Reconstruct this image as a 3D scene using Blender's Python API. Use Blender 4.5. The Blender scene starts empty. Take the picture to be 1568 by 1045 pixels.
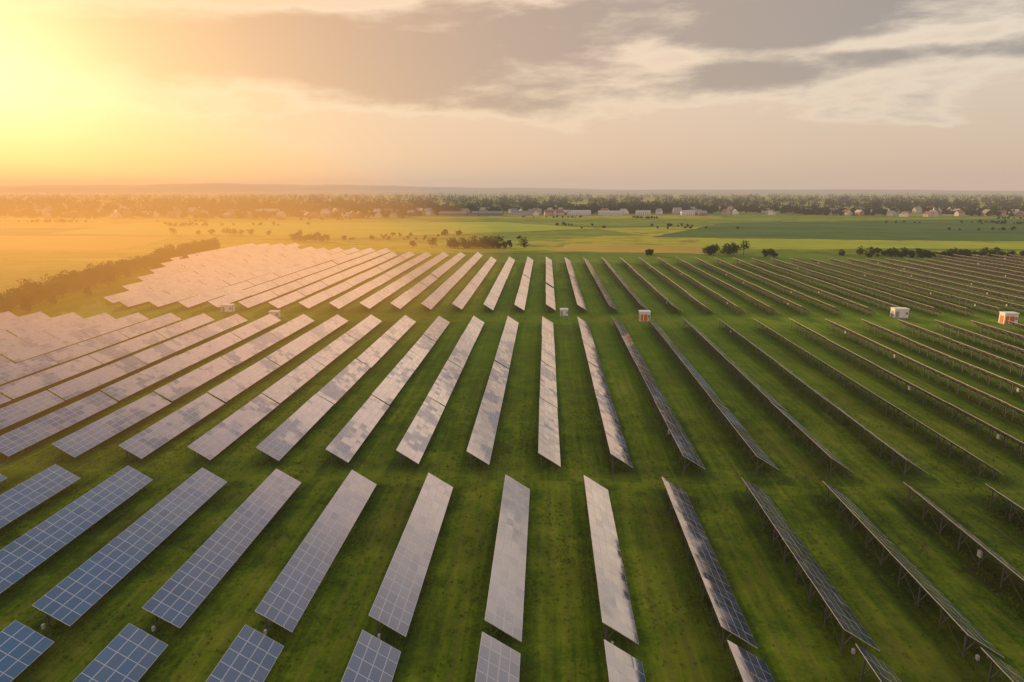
import bpy, math, random
import numpy as np
from mathutils import Vector
random.seed(7); rng=np.random.default_rng(7)
sc=bpy.context.scene
sc.view_settings.view_transform='Standard'; sc.view_settings.look='None'; sc.view_settings.exposure=0
R=math.radians
SUN_AZ=-39.0; SUN_EL=8.5      # azimuth from +Y (negative = left), degrees

# ------------------------------------------------------------ node helpers
class NT:
    def __init__(s,t): s.t=t; s.n=t.nodes; s.l=t.links; s.n.clear()
    def new(s,ty,**k):
        n=s.n.new(ty)
        for a,b in k.items(): setattr(n,a,b)
        return n
    def put(s,sock,v):
        if isinstance(v,bpy.types.NodeSocket): s.l.new(v,sock)
        elif v is not None:
            if isinstance(v,(tuple,list)) and len(v)==3 and sock.type=='RGBA': v=(*v,1)
            sock.default_value=v
    def m(s,op,a,b=None,c=None,clamp=False):
        n=s.new('ShaderNodeMath',operation=op,use_clamp=clamp)
        for i,v in enumerate((a,b,c)):
            if v is not None: s.put(n.inputs[i],v)
        return n.outputs[0]
    def mr(s,v,a,b,c=0.,d=1.,smooth=True):
        n=s.new('ShaderNodeMapRange'); n.interpolation_type='SMOOTHSTEP' if smooth else 'LINEAR'
        for i,x in zip((0,1,2,3,4),(v,a,b,c,d)): s.put(n.inputs[i],x)
        return n.outputs[0]
    def mix(s,f,a,b,bt='MIX'):
        n=s.new('ShaderNodeMix',data_type='RGBA',blend_type=bt)
        s.put(n.inputs[0],f); s.put(n.inputs[6],a); s.put(n.inputs[7],b); return n.outputs[2]
    def noise(s,vec,scale,detail=4,rough=.5,dist=0.):
        n=s.new('ShaderNodeTexNoise'); s.put(n.inputs['Vector'],vec)
        n.inputs['Scale'].default_value=scale;n.inputs['Detail'].default_value=detail
        n.inputs['Roughness'].default_value=rough;n.inputs['Distortion'].default_value=dist
        return n.outputs[0]
    def ramp(s,v,stops,interp='LINEAR'):
        n=s.new('ShaderNodeValToRGB'); s.put(n.inputs[0],v); cr=n.color_ramp; cr.interpolation=interp
        while len(cr.elements)<len(stops): cr.elements.new(.5)
        for e,(p,c) in zip(cr.elements,stops): e.position=p; e.color=(*c,1)
        return n.outputs[0]
    def xyz(s,v):
        n=s.new('ShaderNodeSeparateXYZ'); s.put(n.inputs[0],v); return n.outputs
    def comb(s,x,y,z):
        n=s.new('ShaderNodeCombineXYZ')
        for i,v in enumerate((x,y,z)): s.put(n.inputs[i],v)
        return n.outputs[0]
    def vm(s,op,a,b=None,c=None):
        n=s.new('ShaderNodeVectorMath',operation=op)
        for i,v in enumerate((a,b,c)):
            if v is not None: s.put(n.inputs[i],v)
        return n.outputs['Value'] if op in('DOT_PRODUCT','LENGTH') else n.outputs[0]

def mat(name):
    m=bpy.data.materials.new(name); m.use_nodes=True; return m,NT(m.node_tree)
def principled(t,color,rough=.8,metal=0.,normal=None,spec=.3):
    p=t.new('ShaderNodeBsdfPrincipled'); t.put(p.inputs['Base Color'],color)
    t.put(p.inputs['Roughness'],rough); t.put(p.inputs['Metallic'],metal)
    p.inputs['Specular IOR Level'].default_value=spec
    if normal is not None: t.put(p.inputs['Normal'],normal)
    o=t.new('ShaderNodeOutputMaterial'); t.l.new(p.outputs[0],o.inputs[0]); return p
def simple(name,col,rough=.7,metal=0.,var=.25,scale=3.):
    m,t=mat(name); g=t.new('ShaderNodeNewGeometry').outputs['Position']
    n=t.noise(g,scale,2,.6)
    c=t.mix(n,tuple(x*(1-var) for x in col),tuple(min(1,x*(1+var)) for x in col))
    principled(t,c,rough,metal); return m

# ------------------------------------------------------------ mesh helpers
class MB:
    def __init__(s): s.v=[];s.f=[];s.mi=[]
    def quad(s,a,b,c,d,mi=0):
        k=len(s.v); s.v+=[tuple(a),tuple(b),tuple(c),tuple(d)]; s.f.append((k,k+1,k+2,k+3)); s.mi.append(mi)
    def tri(s,a,b,c,mi=0):
        k=len(s.v); s.v+=[tuple(a),tuple(b),tuple(c)]; s.f.append((k,k+1,k+2)); s.mi.append(mi)
    def hexa(s,p,mi=0):
        k=len(s.v); s.v+=[tuple(x) for x in p]
        for f in ((3,2,1,0),(4,5,6,7),(0,1,5,4),(1,2,6,5),(2,3,7,6),(3,0,4,7)):
            s.f.append(tuple(k+i for i in f)); s.mi.append(mi)
    def box(s,c,d,mi=0):
        x,y,z=c; a,b,e=d[0]/2,d[1]/2,d[2]/2
        s.hexa([(x-a,y-b,z-e),(x+a,y-b,z-e),(x+a,y+b,z-e),(x-a,y+b,z-e),(x-a,y-b,z+e),(x+a,y-b,z+e),(x+a,y+b,z+e),(x-a,y+b,z+e)],mi)
    def beam(s,p,q,w,mi=0,w2=None):
        p=Vector(p);q=Vector(q);d=(q-p).normalized(); up=Vector((0,1,0)) if abs(d.y)<.9 else Vector((0,0,1))
        a=d.cross(up).normalized()*w/2; b=d.cross(a).normalized()*w/2
        w2=1 if w2 is None else w2/w
        s.hexa([p-a-b,p+a-b,p+a+b,p-a+b,q-a*w2-b*w2,q+a*w2-b*w2,q+a*w2+b*w2,q-a*w2+b*w2],mi)
    def mesh(s,name,mats):
        me=bpy.data.meshes.new(name); me.from_pydata(s.v,[],s.f)
        for m in mats: me.materials.append(m)
        me.polygons.foreach_set('material_index',s.mi); me.update(); return me
def obj(name,me,loc=(0,0,0),rz=0.):
    o=bpy.data.objects.new(name,me); o.location=loc; o.rotation_euler=(0,0,rz); sc.collection.objects.link(o); return o

# ------------------------------------------------------------ WORLD
w=bpy.data.worlds.new("World"); sc.world=w; w.use_nodes=True
try: w.cycles.sampling_method='MANUAL'; w.cycles.sample_map_resolution=256
except Exception: pass
t=NT(w.node_tree)
dirv=t.new('ShaderNodeTexCoord').outputs['Generated']
X,Y,Z=t.xyz(dirv)
el=t.m('MULTIPLY',t.m('ARCSINE',Z),57.2958); az=t.m('MULTIPLY',t.m('ARCTAN2',X,Y),57.2958)
ae=t.comb(az,el,0.)
base=t.ramp(t.m('DIVIDE',t.m('MAXIMUM',el,0.),90.),[(0,(.63,.45,.33)),(.03,(.76,.52,.37)),(.08,(.84,.60,.43)),(.16,(.97,.72,.53)),(.30,(1.0,.70,.54)),(.41,(.72,.52,.46)),(.52,(.28,.38,.56)),(1,(.26,.36,.52))])
rightf=t.mr(az,-5,35)
base=t.mix(rightf,base,t.mix(1.,base,(.86,.97,1.04),'MULTIPLY'))
sd=(math.sin(R(SUN_AZ))*math.cos(R(7)),math.cos(R(SUN_AZ))*math.cos(R(7)),math.sin(R(7)))
dot=t.m('MAXIMUM',t.vm('DOT_PRODUCT',dirv,sd),0.)
g1=t.m('POWER',dot,11.); g2=t.m('POWER',dot,240.)
base=t.mix(t.m('MULTIPLY',g1,.90),base,(1.0,.59,.25))
cv=t.vm('MULTIPLY',ae,(.085,.30,0))
n1=t.noise(cv,1.0,8,.58,.12)
n2=t.noise(t.vm('MULTIPLY_ADD',ae,(.03,.13,0),(0,0,3.7)),1.0,2,.5,.2)
dens=t.m('ADD',t.m('MULTIPLY',n1,1.15),t.m('MULTIPLY',n2,.35))
dens=t.m('SUBTRACT',dens,.19)
for a0,e0,wa,we,amp in [(-27,9.8,20,2.1,.35),(-6,10.8,14,2.1,.30),(-3,7.0,15,1.4,.24),(22,12.2,15,2.0,.37),(15,8.4,9,.9,.27),(30,8.9,7,.8,.22),
                        (3,13.8,12,1.4,.20),(24,9.9,8,.5,-.18),(7,9.6,5,1.1,-.10),(0,1.5,90,3.2,-.36),(-21,13.6,6,.7,-.28),(0,24,80,7,-.18)]:
    q=t.vm('MULTIPLY_ADD',ae,(1/wa,1/we,0),(-a0/wa,-e0/we,0))
    e=t.m('POWER',math.e,t.m('MULTIPLY',t.vm('DOT_PRODUCT',q,q),-1.))
    dens=t.m('MULTIPLY_ADD',e,amp,dens)
edge=t.mr(dens,.48,.62); core=t.mr(dens,.55,.84)
cream=t.mix(rightf,(1.0,.77,.52),(.96,.82,.65))
dark=t.mix(t.mr(az,-42,12),(.84,.42,.17),(.40,.30,.245))
dark=t.mix(t.mr(az,8,32),dark,(.30,.27,.25))
col=t.mix(t.m('MULTIPLY',edge,.50),base,cream)
col=t.mix(t.m('MULTIPLY',core,.92),col,dark)
col=t.mix(t.m('MULTIPLY',t.m('POWER',dot,30.),.62),col,(1.03,.60,.20))
col=t.mix(g2,col,(1.18,.88,.36))
sky=t.new('ShaderNodeTexSky',sky_type='NISHITA'); sky.sun_disc=False
sky.sun_elevation=R(SUN_EL); sky.sun_rotation=R(SUN_AZ)
b1=t.new('ShaderNodeBackground'); t.put(b1.inputs[0],col); b1.inputs[1].default_value=.94
b2=t.new('ShaderNodeBackground'); t.put(b2.inputs[0],sky.outputs[0]); b2.inputs[1].default_value=.015
ad=t.new('ShaderNodeAddShader'); t.l.new(b1.outputs[0],ad.inputs[0]); t.l.new(b2.outputs[0],ad.inputs[1])
o=t.new('ShaderNodeOutputWorld'); t.l.new(ad.outputs[0],o.inputs[0])

# ------------------------------------------------------------ SUN
ld=bpy.data.lights.new('sun','SUN'); ld.energy=5.0; ld.angle=R(2.0); ld.color=(1,.64,.28)
lo=bpy.data.objects.new('sun',ld); sc.collection.objects.link(lo)
sv=Vector((math.sin(R(SUN_AZ))*math.cos(R(SUN_EL)),math.cos(R(SUN_AZ))*math.cos(R(SUN_EL)),math.sin(R(SUN_EL))))
lo.rotation_euler=sv.to_track_quat('Z','Y').to_euler(); lo.location=(-300,300,200)

# ------------------------------------------------------------ CAMERA
cd=bpy.data.cameras.new('camera'); cd.lens=24; cd.sensor_width=36; cd.clip_end=40000; cd.clip_start=.5
co=bpy.data.objects.new('camera',cd); sc.collection.objects.link(co); sc.camera=co
co.location=(0,0,42); co.rotation_euler=(R(90-12.54),0,R(2.8))

# ------------------------------------------------------------ HAZE (absorption plus emission standing in for sunlit airlight)
def emissive_haze(name,sigma,L):
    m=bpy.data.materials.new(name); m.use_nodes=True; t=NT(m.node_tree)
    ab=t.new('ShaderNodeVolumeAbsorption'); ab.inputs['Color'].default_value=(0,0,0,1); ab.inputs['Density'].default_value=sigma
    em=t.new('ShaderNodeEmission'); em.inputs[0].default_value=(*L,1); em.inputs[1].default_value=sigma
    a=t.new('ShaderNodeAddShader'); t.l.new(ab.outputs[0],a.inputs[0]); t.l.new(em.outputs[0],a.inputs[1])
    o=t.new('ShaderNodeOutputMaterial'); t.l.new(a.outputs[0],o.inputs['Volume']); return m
b=MB(); b.box((0,4000,74),(20000,12000,152)); obj('emissive_haze_box',b.mesh('emissive_haze',[emissive_haze('emissive_haze',.00013,(.60,.46,.36))]))  # veil over the distance glows by itself, scatters no sunlight
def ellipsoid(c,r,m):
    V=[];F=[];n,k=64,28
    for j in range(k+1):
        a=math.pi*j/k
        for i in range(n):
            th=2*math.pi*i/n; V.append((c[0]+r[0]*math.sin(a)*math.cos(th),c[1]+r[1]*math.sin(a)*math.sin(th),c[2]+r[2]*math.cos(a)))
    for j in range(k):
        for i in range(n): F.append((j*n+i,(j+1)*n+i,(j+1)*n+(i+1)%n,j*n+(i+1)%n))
    me=bpy.data.meshes.new('emissive_glow_shell'); me.from_pydata(V,[],F); me.materials.append(m); me.validate(); obj('emissive_glow_bank',me)
# added self-glowing orange shells imitate the sun-side glow; density falls off outwards
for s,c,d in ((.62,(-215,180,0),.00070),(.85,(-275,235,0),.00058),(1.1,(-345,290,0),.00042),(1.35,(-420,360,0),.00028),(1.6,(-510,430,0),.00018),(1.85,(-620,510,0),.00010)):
    ellipsoid(c,(300*s,300*s,64*s),emissive_haze('emissive_glow_shell',d,(1.28,.52,.09)))

# ------------------------------------------------------------ GROUND
SP=10.87
gm,t=mat('meadow_ground')
P=t.new('ShaderNodeNewGeometry').outputs['Position']; x,y,z=t.xyz(P)
big=t.noise(P,.02,3,.6); mid=t.noise(P,.22,4,.65); fine=t.noise(P,2.0,4,.75)
streak=t.noise(t.comb(t.m('MULTIPLY',x,.9),t.m('MULTIPLY',y,.03),0.),1.,4,.65)
g=t.m('ADD',t.m('MULTIPLY',big,.50),t.m('ADD',t.m('MULTIPLY',mid,.36),t.m('ADD',t.m('MULTIPLY',fine,.28),t.m('MULTIPLY',streak,.36))))
# lanes between the rows: lighter than the ground under the panels
ph=t.m('ADD',-3.6,t.m('ADD',t.m('MULTIPLY',t.m('GREATER_THAN',y,94.),4.5),t.m('MULTIPLY',t.m('GREATER_THAN',y,222.),1.1)))
rc=t.m('ABSOLUTE',t.m('SUBTRACT',t.m('FRACT',t.m('DIVIDE',t.m('ADD',t.m('SUBTRACT',x,ph),t.m('MULTIPLY_ADD',mid,1.6,5.435-.8+10870.)),SP)),.5))
lane=t.mr(rc,.20,.36)
g=t.m('ADD',g,t.m('MULTIPLY_ADD',lane,.10,-.05))
rut=t.m('MULTIPLY',t.mr(t.m('ABSOLUTE',t.m('SUBTRACT',rc,.40)),.04,.012),t.mr(streak,.38,.55))
grass=t.ramp(g,[(.54,(.020,.036,.002)),(.67,(.050,.090,.003)),(.76,(.100,.158,.004)),(.86,(.19,.235,.012)),(.95,(.28,.28,.035))])
grass=t.mix(t.m('MULTIPLY',t.mr(y,90,210),.50),grass,(.125,.245,.005))
brown=t.m('MULTIPLY',t.mr(t.noise(t.vm('MULTIPLY',P,(1,.45,1)),.09,4,.65,.5),.48,.66),t.mr(fine,.35,.6))
grass=t.mix(t.m('MULTIPLY',brown,.6),grass,(.10,.080,.014))
grass=t.mix(t.m('MULTIPLY',rut,.5),grass,(.14,.14,.025))
soil=t.m('MULTIPLY',t.mr(t.noise(t.vm('ADD',P,(40,9,0)),.13,4,.6,.6),.58,.72),t.m('MULTIPLY',t.mr(x,4,24),t.mr(y,120,90)))
grass=t.mix(t.m('MULTIPLY',soil,.7),grass,(.045,.030,.012))
def band(c,wd,soft): return t.mr(t.m('ABSOLUTE',t.m('SUBTRACT',t.m('ADD',y,t.m('MULTIPLY',t.m('SUBTRACT',mid,.5),5.)),c)),wd+soft,wd,0.,1.)
trk=t.m('MULTIPLY',t.m('MAXIMUM',band(94,.8,3.),band(222.5,5,4.)),t.mr(t.noise(P,.12,3,.6),.35,.6))
grass=t.mix(t.m('MULTIPLY',trk,.5),grass,(.20,.25,.015))
rx=t.m('ADD',x,t.m('MULTIPLY',y,.15)); ry=t.m('ADD',y,t.m('MULTIPLY',x,-.10))
vor=t.new('ShaderNodeTexVoronoi'); t.put(vor.inputs['Vector'],t.comb(t.m('MULTIPLY',rx,.0022),t.m('MULTIPLY',ry,.0105),0.)); vor.inputs['Scale'].default_value=1.
vc=t.xyz(vor.outputs['Color'])[0]
st=t.noise(t.comb(t.m('MULTIPLY',rx,.004),t.m('MULTIPLY',ry,.05),0.),1.,4,.6)
fv=t.m('ADD',t.m('MULTIPLY',vc,.62),t.m('MULTIPLY',st,.38))
field=t.ramp(fv,[(.15,(.055,.12,.008)),(.33,(.22,.29,.012)),(.46,(.10,.18,.010)),(.60,(.34,.36,.02)),(.74,(.46,.38,.04)),(.9,(.15,.20,.012))])
field=t.mix(t.mr(t.noise(P,.03,5,.7),.45,.75),field,(.07,.10,.010))
fmask=t.mr(t.m('ADD',y,t.m('MULTIPLY',big,60.)),440,500)
fmask=t.m('MAXIMUM',fmask,t.mr(x,-235,-262))
c=t.mix(fmask,grass,field)
bp=t.new('ShaderNodeBump'); bp.inputs['Strength'].default_value=.9; bp.inputs['Distance'].default_value=.3; t.put(bp.inputs['Height'],t.m('ADD',fine,t.m('MULTIPLY',mid,1.5)))
principled(t,c,.95,0,bp.outputs[0],.1)
b=MB(); b.quad((-16000,-3000,0),(16000,-3000,0),(16000,16000,0),(-16000,16000,0)); obj('ground',b.mesh('ground',[gm]))

def fieldmat(name,c1,c2,sc_=(.01,.2)):
    m,t=mat(name); P=t.new('ShaderNodeNewGeometry').outputs['Position']; x,y,z=t.xyz(P)
    n=t.noise(t.comb(t.m('MULTIPLY',x,sc_[0]),t.m('MULTIPLY',y,sc_[1]),0.),1.,4,.65)
    n2=t.noise(P,.015,5,.65)
    principled(t,t.mix(t.mr(t.m('ADD',t.m('MULTIPLY',n,.5),t.m('MULTIPLY',n2,.5)),.36,.64),c1,c2),.95,spec=.1); return m
fg=fieldmat('dark_crop',(.026,.085,.010),(.075,.155,.016),(.003,.035)); fy=fieldmat('ripe_crop',(.36,.26,.035),(.46,.34,.05)); fl=fieldmat('light_crop',(.22,.32,.012),(.38,.41,.03))
def patch(name,pts,m,z=.06):
    out=[]; n=len(pts)
    for i in range(n):
        a,b_=pts[i],pts[(i+1)%n]; k=14
        for j in range(k):
            u=j/k; out.append((a[0]+(b_[0]-a[0])*u+random.uniform(-2,2),a[1]+(b_[1]-a[1])*u+random.uniform(-3,3),z))
    me=bpy.data.meshes.new(name); me.from_pydata(out,[],[tuple(range(len(out)))]); me.materials.append(m); obj(name,me)
patch('crop_field',[(95,625),(330,590),(700,600),(1400,900),(1600,1120),(900,1110),(520,990),(230,900)],fg)
patch('crop_field',[(0,475),(105,462),(118,520),(20,545)],fy)
patch('crop_field',[(-480,640),(-160,610),(60,760),(-60,900),(-520,860)],fl)
patch('crop_field',[(-900,500),(-300,470),(-330,600),(-900,640)],fy)
patch('crop_field',[(120,520),(520,500),(620,560),(320,575),(130,600)],fl)

# ------------------------------------------------------------ HILLS
hmat=simple('hill_farmland',(.20,.20,.17),.95,var=.4,scale=.006)
def ridge(name,y0,x0,x1,hf,seed,depth=1500):
    r=np.random.default_rng(seed); n=140; xs=np.linspace(x0,x1,n); ph=r.uniform(0,6,6)
    hs=[hf((a-x0)/(x1-x0))*(1+.10*math.sin(a/900+ph[0])+.06*math.sin(a/370+ph[1])+.03*math.sin(a/130+ph[2])) for a in xs]
    V=[];F=[]
    for i,a in enumerate(xs):
        for k,(dy,f) in enumerate(((0,-.05),(depth*.3,.45),(depth*.65,.85),(depth,1),(depth*1.6,-.1))):
            V.append((a,y0+dy+60*math.sin(a/400+k),hs[i]*f))
    for i in range(n-1):
        for k in range(4):
            q=i*5+k; F.append((q,q+5,q+6,q+1))
    me=bpy.data.meshes.new(name); me.from_pydata(V,[],F); me.materials.append(hmat)
    for p in me.polygons: p.use_smooth=True
    obj(name,me)
ridge('hill',8600,-9500,2500,lambda u: 120*min(1,(1-u)*2.2)*(.8+.2*u),3,900)
ridge('hill',6400,-3500,7500,lambda u: 36*math.sin(math.pi*min(1,max(0,u)))**.5,5,1000)

# ------------------------------------------------------------ PANEL MATERIALS
pm,t=mat('solar_glass')
uv=t.new('ShaderNodeUVMap').outputs[0]; u,v,_=t.xyz(uv)
def dedge(a): return t.m('MINIMUM',t.m('FRACT',a),t.m('SUBTRACT',1.,t.m('FRACT',a)))
fr=t.m('MAXIMUM',t.m('LESS_THAN',t.m('MULTIPLY',dedge(u),1.64),.032),t.m('LESS_THAN',dedge(v),.032))
cell=t.m('MAXIMUM',t.m('LESS_THAN',dedge(t.m('MULTIPLY',u,10.)),.03),t.m('LESS_THAN',dedge(t.m('MULTIPLY',v,6.)),.03))
at=t.new('ShaderNodeAttribute',attribute_name='rnd'); rx_,ry_,rz_=t.xyz(at.outputs['Color'])
oi=t.new('ShaderNodeObjectInfo').outputs['Random']
gpos=t.new('ShaderNodeNewGeometry').outputs['Position']; gy=t.xyz(gpos)[1]
blue=t.mix(rx_,(.014,.085,.185),(.024,.120,.260))
blue=t.mix(t.m('MULTIPLY',oi,.35),blue,(.03,.07,.17))
cc=t.mix(t.m('MULTIPLY',cell,.35),blue,(.25,.34,.46))
cc=t.mix(fr,cc,(.52,.58,.66))
dust=t.noise(gpos,.6,2,.6)
bs=t.new('ShaderNodeBsdfPrincipled'); t.put(bs.inputs['Base Color'],cc); bs.inputs['Roughness'].default_value=.45
gl=t.new('ShaderNodeBsdfGlossy'); gl.inputs['Color'].default_value=(1,.90,.84,1); t.put(gl.inputs['Roughness'],t.mr(dust,.3,.7,.05,.14))
lw=t.new('ShaderNodeLayerWeight'); lw.inputs['Blend'].default_value=.5
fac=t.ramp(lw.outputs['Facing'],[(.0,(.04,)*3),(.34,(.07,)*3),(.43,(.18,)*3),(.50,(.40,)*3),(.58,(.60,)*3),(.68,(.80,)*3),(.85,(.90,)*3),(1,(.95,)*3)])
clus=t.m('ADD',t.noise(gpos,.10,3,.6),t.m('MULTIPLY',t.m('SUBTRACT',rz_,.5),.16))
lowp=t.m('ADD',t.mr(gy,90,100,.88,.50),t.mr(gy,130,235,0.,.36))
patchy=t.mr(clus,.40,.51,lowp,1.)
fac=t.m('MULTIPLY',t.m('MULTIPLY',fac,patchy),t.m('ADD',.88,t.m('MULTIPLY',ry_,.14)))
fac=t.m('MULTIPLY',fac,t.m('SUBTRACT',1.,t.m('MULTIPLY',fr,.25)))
mx=t.new('ShaderNodeMixShader'); t.put(mx.inputs[0],fac); t.l.new(bs.outputs[0],mx.inputs[1]); t.l.new(gl.outputs[0],mx.inputs[2])
o=t.new('ShaderNodeOutputMaterial'); t.l.new(mx.outputs[0],o.inputs[0])
alu=simple('aluminium_frame',(.68,.63,.52),.5,.15,.1); steel=simple('galvanised_steel',(.13,.13,.12),.6,.2,.25)
back=simple('panel_backsheet',(.08,.08,.08),.6,0,.15); boxm=simple('inverter_paint',(.45,.45,.43),.5,0,.1)

TILT=R(32); NX,NZ=math.sin(TILT),math.cos(TILT); SX,SZ=-math.cos(TILT),math.sin(TILT)
def table_mesh(name,nmod,seed,inv=False,end=False):
    r=random.Random(seed); b=MB(); tops=[]
    L=nmod*1.66; wS=4*1.02; cx,cz=0,1.98
    def pt(s,y,h=0):
        return (cx+SX*s+NX*h, y, cz+SZ*s+NZ*h)
    for i in range(nmod):
        for j in range(4):
            y0=i*1.66+.01; y1=y0+1.64; s0=-wS/2+j*1.02+.01; s1=s0+1.0
            e=[r.gauss(0,.005) for _ in range(3)]
            hh=[.05+e[0]*.8,.05+e[0]*.8+e[1],.05+e[0]*.8+e[1]+e[2],.05+e[0]*.8+e[2]]
            c4=[(s0,y0),(s0,y1),(s1,y1),(s1,y0)]
            k=len(b.v)
            b.v+=[pt(s,y,h-.06) for (s,y),h in zip(c4,hh)]+[pt(s,y,h) for (s,y),h in zip(c4,hh)]
            b.f.append((k+3,k+2,k+1,k)); b.mi.append(2)
            b.f.append((k+4,k+5,k+6,k+7)); b.mi.append(0); tops.append((len(b.f)-1,r.random(),r.random(),r.random()))
            for f in ((0,1,5,4),(1,2,6,5),(2,3,7,6),(3,0,4,7)): b.f.append(tuple(k+q for q in f)); b.mi.append(1)
    for s in (-1.75,-.65,.65,1.75): b.beam(pt(s,.05,-.07),pt(s,L-.05,-.07),.08,3)
    n=max(2,round(L/3.6))
    for i in range(n):
        y=1.0+(L-2.0)*i/(n-1)
        b.beam(pt(-1.95,y,-.16),pt(1.95,y,-.16),.10,3)
        lo_=pt(-1.25,y,-.2); hi=pt(1.3,y,-.2)
        b.beam((lo_[0],y,-.3),lo_,.12,3); b.beam((hi[0],y,-.3),hi,.13,3)
        b.beam((hi[0],y+.06,.5),pt(.1,y+.06,-.2),.09,3); b.beam((lo_[0],y-.06,.35),pt(.35,y-.06,-.2),.07,3)
        if i<n-1 and i%2==0:
            y2=1.0+(L-2.0)*(i+1)/(n-1); b.beam((hi[0]-.07,y,.3),(hi[0]-.07,y2,hi[2]-.15),.05,3)
    if inv: b.box((pt(1.3,0)[0]-.22,L*.5,1.75),(.25,.6,.75),4)
    if end:
        b.box((-.75,-.22,1.0),(.22,.3,.42),4); b.beam((-.75,-.22,-.2),(-.75,-.22,.79),.06,3)
    me=b.mesh(name,[pm,alu,back,steel,boxm])
    uvl=me.uv_layers.new(name='UVMap'); at=me.color_attributes.new('rnd','FLOAT_COLOR','CORNER')
    for fi,a,b_,c_ in tops:
        p=me.polygons[fi]
        for li,uvv in zip(p.loop_indices,((0,0),(1,0),(1,1),(0,1))):
            uvl.data[li].uv=uvv; at.data[li].color=(a,b_,c_,1)
    return me,L
fore=[table_mesh('solar_table',20,10+i,i==1,True) for i in range(3)]
midt=[table_mesh('solar_table',17,40+i,i==1) for i in range(5)]
feet=[]
def place(me,x,y):
    feet.append((x,y))
    o=obj('solar_panel_row',me,(x,y,random.gauss(0,.06))); o.rotation_euler=(random.gauss(0,.0022),random.gauss(0,.012),random.gauss(0,.001)); return o
for i in range(-9,15):
    x=-3.6+SP*i
    for y0 in (56.0,20.8):
        place(random.choice(fore)[0],x,y0+random.gauss(0,.12))
for i in range(-17,17):
    x=.9+SP*i
    for k in range(4):
        place(random.choice(midt)[0],x,97.2+k*28.55+random.gauss(0,.06))
for i in range(-20,32):
    x=2.0+SP*i
    ys=233.5
    if x<-158: ys=233.5+(-158-x)*2.65
    yf=415 if x>-20 else 418+(-20-x)*.47
    if x>150: yf=415+(x-150)*.12
    yy=ys
    while yy+20<yf:
        place(random.choice(midt)[0],x,yy); yy+=28.7

# ------------------------------------------------------------ GRASS TUFTS (one mass)
gt,t=mat('tall_grass'); P=t.new('ShaderNodeNewGeometry').outputs['Position']
principled(t,t.mix(t.noise(P,.4,3,.7),(.07,.11,.005),(.22,.24,.025)),.9,spec=.1)
pts=[]
for (x,y) in feet:
    if y<130:
        for k in range(40): pts.append((x+random.choice((-1.1,1.1,0))+random.gauss(0,.45),y+random.uniform(0,30)))
for _ in range(9000): pts.append((random.uniform(-80,110),28+110*random.random()))
cl=[(random.uniform(-70,100),random.uniform(35,130)) for _ in range(90)]
for _ in range(5000):
    a=random.choice(cl); pts.append((a[0]+random.gauss(0,1.6),a[1]+random.gauss(0,3.2)))
pts=np.array(pts); nb=6; n=len(pts)*nb
base_=np.repeat(pts,nb,0)+rng.normal(0,.10,(n,2)); ang=rng.uniform(0,6.28,n); hgt=rng.uniform(.12,.34,n); wd=.05
dx,dy=np.cos(ang)*wd,np.sin(ang)*wd; lean=rng.normal(0,.13,(n,2))
V=np.zeros((n,3,3)); V[:,0,0]=base_[:,0]-dx; V[:,0,1]=base_[:,1]-dy; V[:,1,0]=base_[:,0]+dx; V[:,1,1]=base_[:,1]+dy
V[:,2,0]=base_[:,0]+lean[:,0]; V[:,2,1]=base_[:,1]+lean[:,1]; V[:,2,2]=hgt; V[:,:2,2]=-.02
me=bpy.data.meshes.new('grass'); me.vertices.add(n*3); me.vertices.foreach_set('co',V.astype(np.float32).ravel()); me.loops.add(n*3); me.loops.foreach_set('vertex_index',np.arange(n*3,dtype=np.int32))
me.polygons.add(n); me.polygons.foreach_set('loop_start',(np.arange(n)*3).astype(np.int32)); me.materials.append(gt); me.update(calc_edges=True); me.validate(); obj('grass_tufts',me)

# ------------------------------------------------------------ KIOSKS
white=simple('kiosk_white',(.75,.74,.70),.5,0,.08); orange=simple('kiosk_orange',(.65,.16,.03),.5,0,.1); grey=simple('concrete',(.35,.34,.32),.9); darkm=simple('vent_dark',(.05,.05,.05),.7); door=simple('kiosk_door',(.30,.29,.27),.6)
def kiosk(x,y,l=4.6,wd=2.5,h=2.7,org=False,rz=0):
    b=MB(); b.box((0,0,.12),(l+.4,wd+.4,.24),2); b.box((0,0,.24+h/2),(l,wd,h),0)
    b.hexa([(-l/2-.2,-wd/2-.2,h+.243),(l/2+.2,-wd/2-.2,h+.243),(l/2+.2,wd/2+.2,h+.243),(-l/2-.2,wd/2+.2,h+.243),(-l/2,-wd/2,h+.5),(l/2,-wd/2,h+.5),(l/2,wd/2,h+.5),(-l/2,wd/2,h+.5)],0)
    fy_=-wd/2-.02; hd=h*.72
    b.box((-l*.30,fy_,.3+hd/2),(l*.24,.04,hd),1 if org else 4); b.box((l*.06,fy_,.3+hd/2),(l*.34,.04,hd),1 if org else 0)
    for q in range(4): b.box((l*.36,fy_,h*.5+q*.2),(l*.18,.04,.12),3)
    b.box((-l/2-.02,0,.3+hd/2),(.04,wd*.6,hd),1 if org else 4)
    b.beam((l/2+.12,-wd/2,0),(l/2+.12,-wd/2,h),.1,3)
    obj('transformer_kiosk',b.mesh('kiosk',[white,orange,grey,darkm,door]),(x,y,0),rz)
kiosk(118.5,231,4.6,2.8,2.8); kiosk(32.5,221,3.4,2.6,2.9,True); kiosk(6.5,229,2.6,2.2,2.0); kiosk(-90,220,3.0,2.2,2.0); kiosk(-111,231,4.0,2.4,2.2); kiosk(148,222,4.2,2.8,3.2,True)
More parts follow.
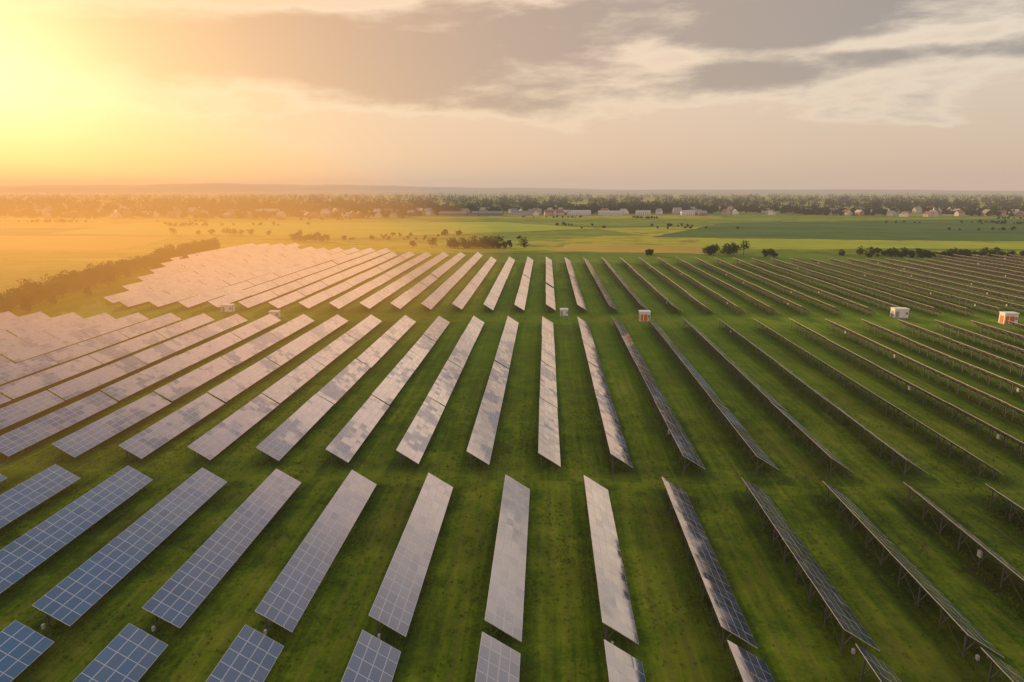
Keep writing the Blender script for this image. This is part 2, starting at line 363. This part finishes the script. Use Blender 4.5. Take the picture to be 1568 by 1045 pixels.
# ------------------------------------------------------------ FENCE
b=MB()
for i in range(-60,71):
    x=i*2.6; b.beam((x,95.7,-.2),(x,95.7,1.2),.045,0)
for z in (.4,.8,1.15): b.beam((-156,95.7,z),(182,95.7,z),.008,0)
obj('wire_fence',b.mesh('fence',[steel]))

# ------------------------------------------------------------ FOLIAGE
def leafmat(name,a,b_,sc_=.25):
    m,t=mat(name); P=t.new('ShaderNodeNewGeometry').outputs['Position']
    n=t.noise(P,sc_,3,.7); c=t.mix(t.mr(n,.35,.65),a,b_)
    d=t.new('ShaderNodeBsdfDiffuse'); t.put(d.inputs[0],c); tr=t.new('ShaderNodeBsdfTranslucent'); t.put(tr.inputs[0],c)
    mx=t.new('ShaderNodeMixShader'); mx.inputs[0].default_value=.35; t.l.new(d.outputs[0],mx.inputs[1]); t.l.new(tr.outputs[0],mx.inputs[2])
    o=t.new('ShaderNodeOutputMaterial'); t.l.new(mx.outputs[0],o.inputs[0]); return m
leafA=leafmat('foliage',(.022,.046,.008),(.075,.11,.018)); leafB=leafmat('foliage_dark',(.012,.026,.009),(.040,.060,.016),.05); bark=simple('bark',(.07,.05,.035),.9)
def foliage(name,trees,leaf,m,low=.22):
    Q=[];T=MB()
    for (x,y,h,r,n) in trees:
        k=max(4,int(5+r)); trunk=h*low
        ang=rng.uniform(0,6.28,k); rad=rng.uniform(.1,.62,k)*r; cz=rng.uniform(trunk+.2*(h-trunk),h-.22*(h-trunk),k)
        cen=np.stack([x+np.cos(ang)*rad,y+np.sin(ang)*rad,cz],1); cr=rng.uniform(.3,.55,k)*r
        w_=rng.integers(0,k,n); d=rng.normal(size=(n,3)); d/=np.linalg.norm(d,axis=1)[:,None]
        rr=cr[w_]*rng.uniform(.45,1.1,n)**.6
        c=cen[w_]+d*rr[:,None]*np.array([1,1,max(.8,(h-trunk)/(2.6*r))]); c[:,2]=np.maximum(c[:,2],.15*h*rng.random(n)+.1)
        a=rng.normal(size=(n,3)); a/=np.linalg.norm(a,axis=1)[:,None]; b_=np.cross(a,rng.normal(size=(n,3))); b_/=np.linalg.norm(b_,axis=1)[:,None]
        s=(leaf*rng.uniform(.6,1.4,n))[:,None]
        Q.append(np.stack([c-a*s*.5,c+b_*s*.35,c+a*s*.5,c-b_*s*.35],1).reshape(-1,3))
        T.beam((x,y,-.2),(x,y,h*.55),.05*h*.6+.1,1,.06)
        for q in range(2):
            T.beam((x,y,h*.28),tuple(cen[q]),.02*h+.04,1,.04)
    V=np.concatenate(Q); nq=len(V)//4; TV=np.array(T.v); nt=len(T.f)
    me=bpy.data.meshes.new(name); me.vertices.add(len(V)+len(TV)); me.vertices.foreach_set('co',np.concatenate([V,TV]).astype(np.float32).ravel())
    idx=np.concatenate([np.arange(len(V)),np.array(T.f).ravel()+len(V)]).astype(np.int32)
    me.loops.add(len(idx)); me.loops.foreach_set('vertex_index',idx)
    me.polygons.add(nq+nt); me.polygons.foreach_set('loop_start',(np.arange(nq+nt)*4).astype(np.int32))
    me.materials.append(m); me.materials.append(bark)
    me.polygons.foreach_set('material_index',np.concatenate([np.zeros(nq),np.ones(nt)]).astype(np.int32))
    me.update(calc_edges=True); me.validate(); return obj(name,me)
tr=[]
for i in range(420):
    u2=random.random()*1.35-.3
    x=-190-46*u2+random.gauss(0,4.0); y=222+246*u2+random.gauss(0,2)
    h=random.uniform(5,9.5)*random.choice((1,1,.75)); tr.append((x,y,h,h*.44,340))
foliage('tree_row',tr,.85,leafA,.04)
def clump(cx,cy,n,sx,sy,h0,h1,name='bush_clump',leaf=1.0):
    foliage(name,[(cx+random.gauss(0,sx),cy+random.gauss(0,sy),hh:=random.uniform(h0,h1),hh*.6,280) for _ in range(n)],leaf,leafA,.06)
clump(-48,500,44,15,3,4,10); clump(-200,560,16,12,5,4,8); clump(107,452,6,3,2,5,8); clump(122,455,5,3,2,6,9.5,'deciduous_tree'); clump(65,450,3,2,2,3,5)
clump(142,440,3,3,2,3,6); clump(-95,640,6,7,3,3,6); clump(-300,640,12,30,6,4,7)
foliage('hedge_row',[(185+305*random.random()**.8,452+random.gauss(0,5),hh:=random.uniform(2.5,6.5)*random.choice((1,.6)),hh*.7,200) for _ in range(230)],1.0,leafA,.05)
S=[]
for _ in range(26):
    cx,cy=random.uniform(-700,900),random.uniform(560,1120); wx=random.choice((14,20,45))
    for k in range(random.randint(5,18)): hh=random.uniform(1.2,4.5); S.append((cx+random.gauss(0,wx),cy+random.gauss(0,3),hh,hh*.7,60))
foliage('shrub_scatter',S,1.3,leafB,.05)
tr=[]
def belt(x0,x1,y0,y1,n,h0,h1,nl,th=-1.05):
    for _ in range(n):
        x=random.uniform(x0,x1)
        if math.sin(x/97+y0)+math.sin(x/41+2*y0)<th: continue
        h=random.uniform(h0,h1)*random.choice((1,1,1.3,.7)); tr.append((x,random.uniform(y0,y1)+40*math.sin(x/300.),h,h*.7,nl))
belt(-1100,1500,1230,1400,1500,7,12,56,-1.5); belt(-1100,-200,1040,1230,620,5,11,56,-1.1); belt(-600,300,1200,1290,620,9,15,70,-1.4); belt(-1800,2200,1550,1850,1600,11,17,44,-1.6); belt(-2600,3000,2150,2500,1700,13,20,30,-1.7); belt(-3200,4200,3100,3500,1500,15,25,20,-1.8)
belt(430,1500,1110,1240,620,5,11,56,-1.1)
foliage('distant_tree_belt',tr,3.4,leafB,.05)

# ------------------------------------------------------------ VILLAGE
walls=[simple('wall_cream',(.55,.50,.42),.9),simple('wall_white',(.72,.70,.67),.9),simple('wall_brick',(.30,.19,.13),.9)]
roofs=[simple('roof_red',(.30,.12,.07),.8),simple('roof_grey',(.20,.20,.21),.7),simple('roof_slate',(.42,.42,.42),.7),simple('roof_asbestos',(.30,.29,.28),.8)]
win=simple('window_glass',(.04,.05,.07),.2)
def house(name,x,y,l,wd,h,rh,wm,rm,rz,flat=False):
    b=MB(); b.box((0,0,h/2),(l,wd,h),0); a=l/2+.5; c=wd/2+.5
    b.quad((-a,-c,h-.15),(a,-c,h-.15),(a,0,h+rh),(-a,0,h+rh),1); b.quad((a,c,h-.15),(-a,c,h-.15),(-a,0,h+rh),(a,0,h+rh),1)
    for s in (-1,1): b.tri((s*l/2,-wd/2,h),(s*l/2,wd/2,h),(s*l/2,0,h+rh-.1),0)
    n=max(2,int(l/3.2))
    for i in range(n):
        xx=-l/2+(i+.5)*l/n
        if i==n//2: b.box((xx,-wd/2-.02,1.05),(1.1,.05,2.1),2)
        else: b.box((xx,-wd/2-.02,1.7),(1.3,.05,1.3),2)
        b.box((xx,wd/2+.02,1.7),(1.3,.05,1.3),2)
    if not flat: b.box((l*.2,.8,h+rh*.9),(.7,.7,1.8),0)
    obj(name,b.mesh(name,[wm,rm,win]),(x,y,0),rz)
for i in range(260):
    if i<135: x=random.uniform(-1000,-200); y=random.uniform(1010,1280)
    elif i<180: x=random.uniform(-300,400); y=random.uniform(1130,1280)
    else: x=random.uniform(460,1350); y=random.uniform(1100,1350)
    house('village_house',x,y,random.uniform(9,16),random.uniform(8,11),random.uniform(3.5,6.5),random.uniform(3.5,5.5),random.choice(walls),random.choice(roofs),random.uniform(-1.5,1.5))
for (x,y,l,wd,h,rm,wm) in [(50,1165,48,20,5,2,1),(108,1172,40,18,4,2,1),(165,1190,24,14,4,2,1),(-150,1120,44,18,4,1,2),(-95,1135,50,18,4,1,2),(-215,1150,36,16,4,1,2),(-450,1110,30,16,8,2,1),(235,1165,22,12,5,2,1),(-40,1150,34,14,4,1,0)]:
    house('farm_warehouse',x,y,l,wd,h,3,walls[wm],roofs[rm],random.uniform(-.12,.12),True)
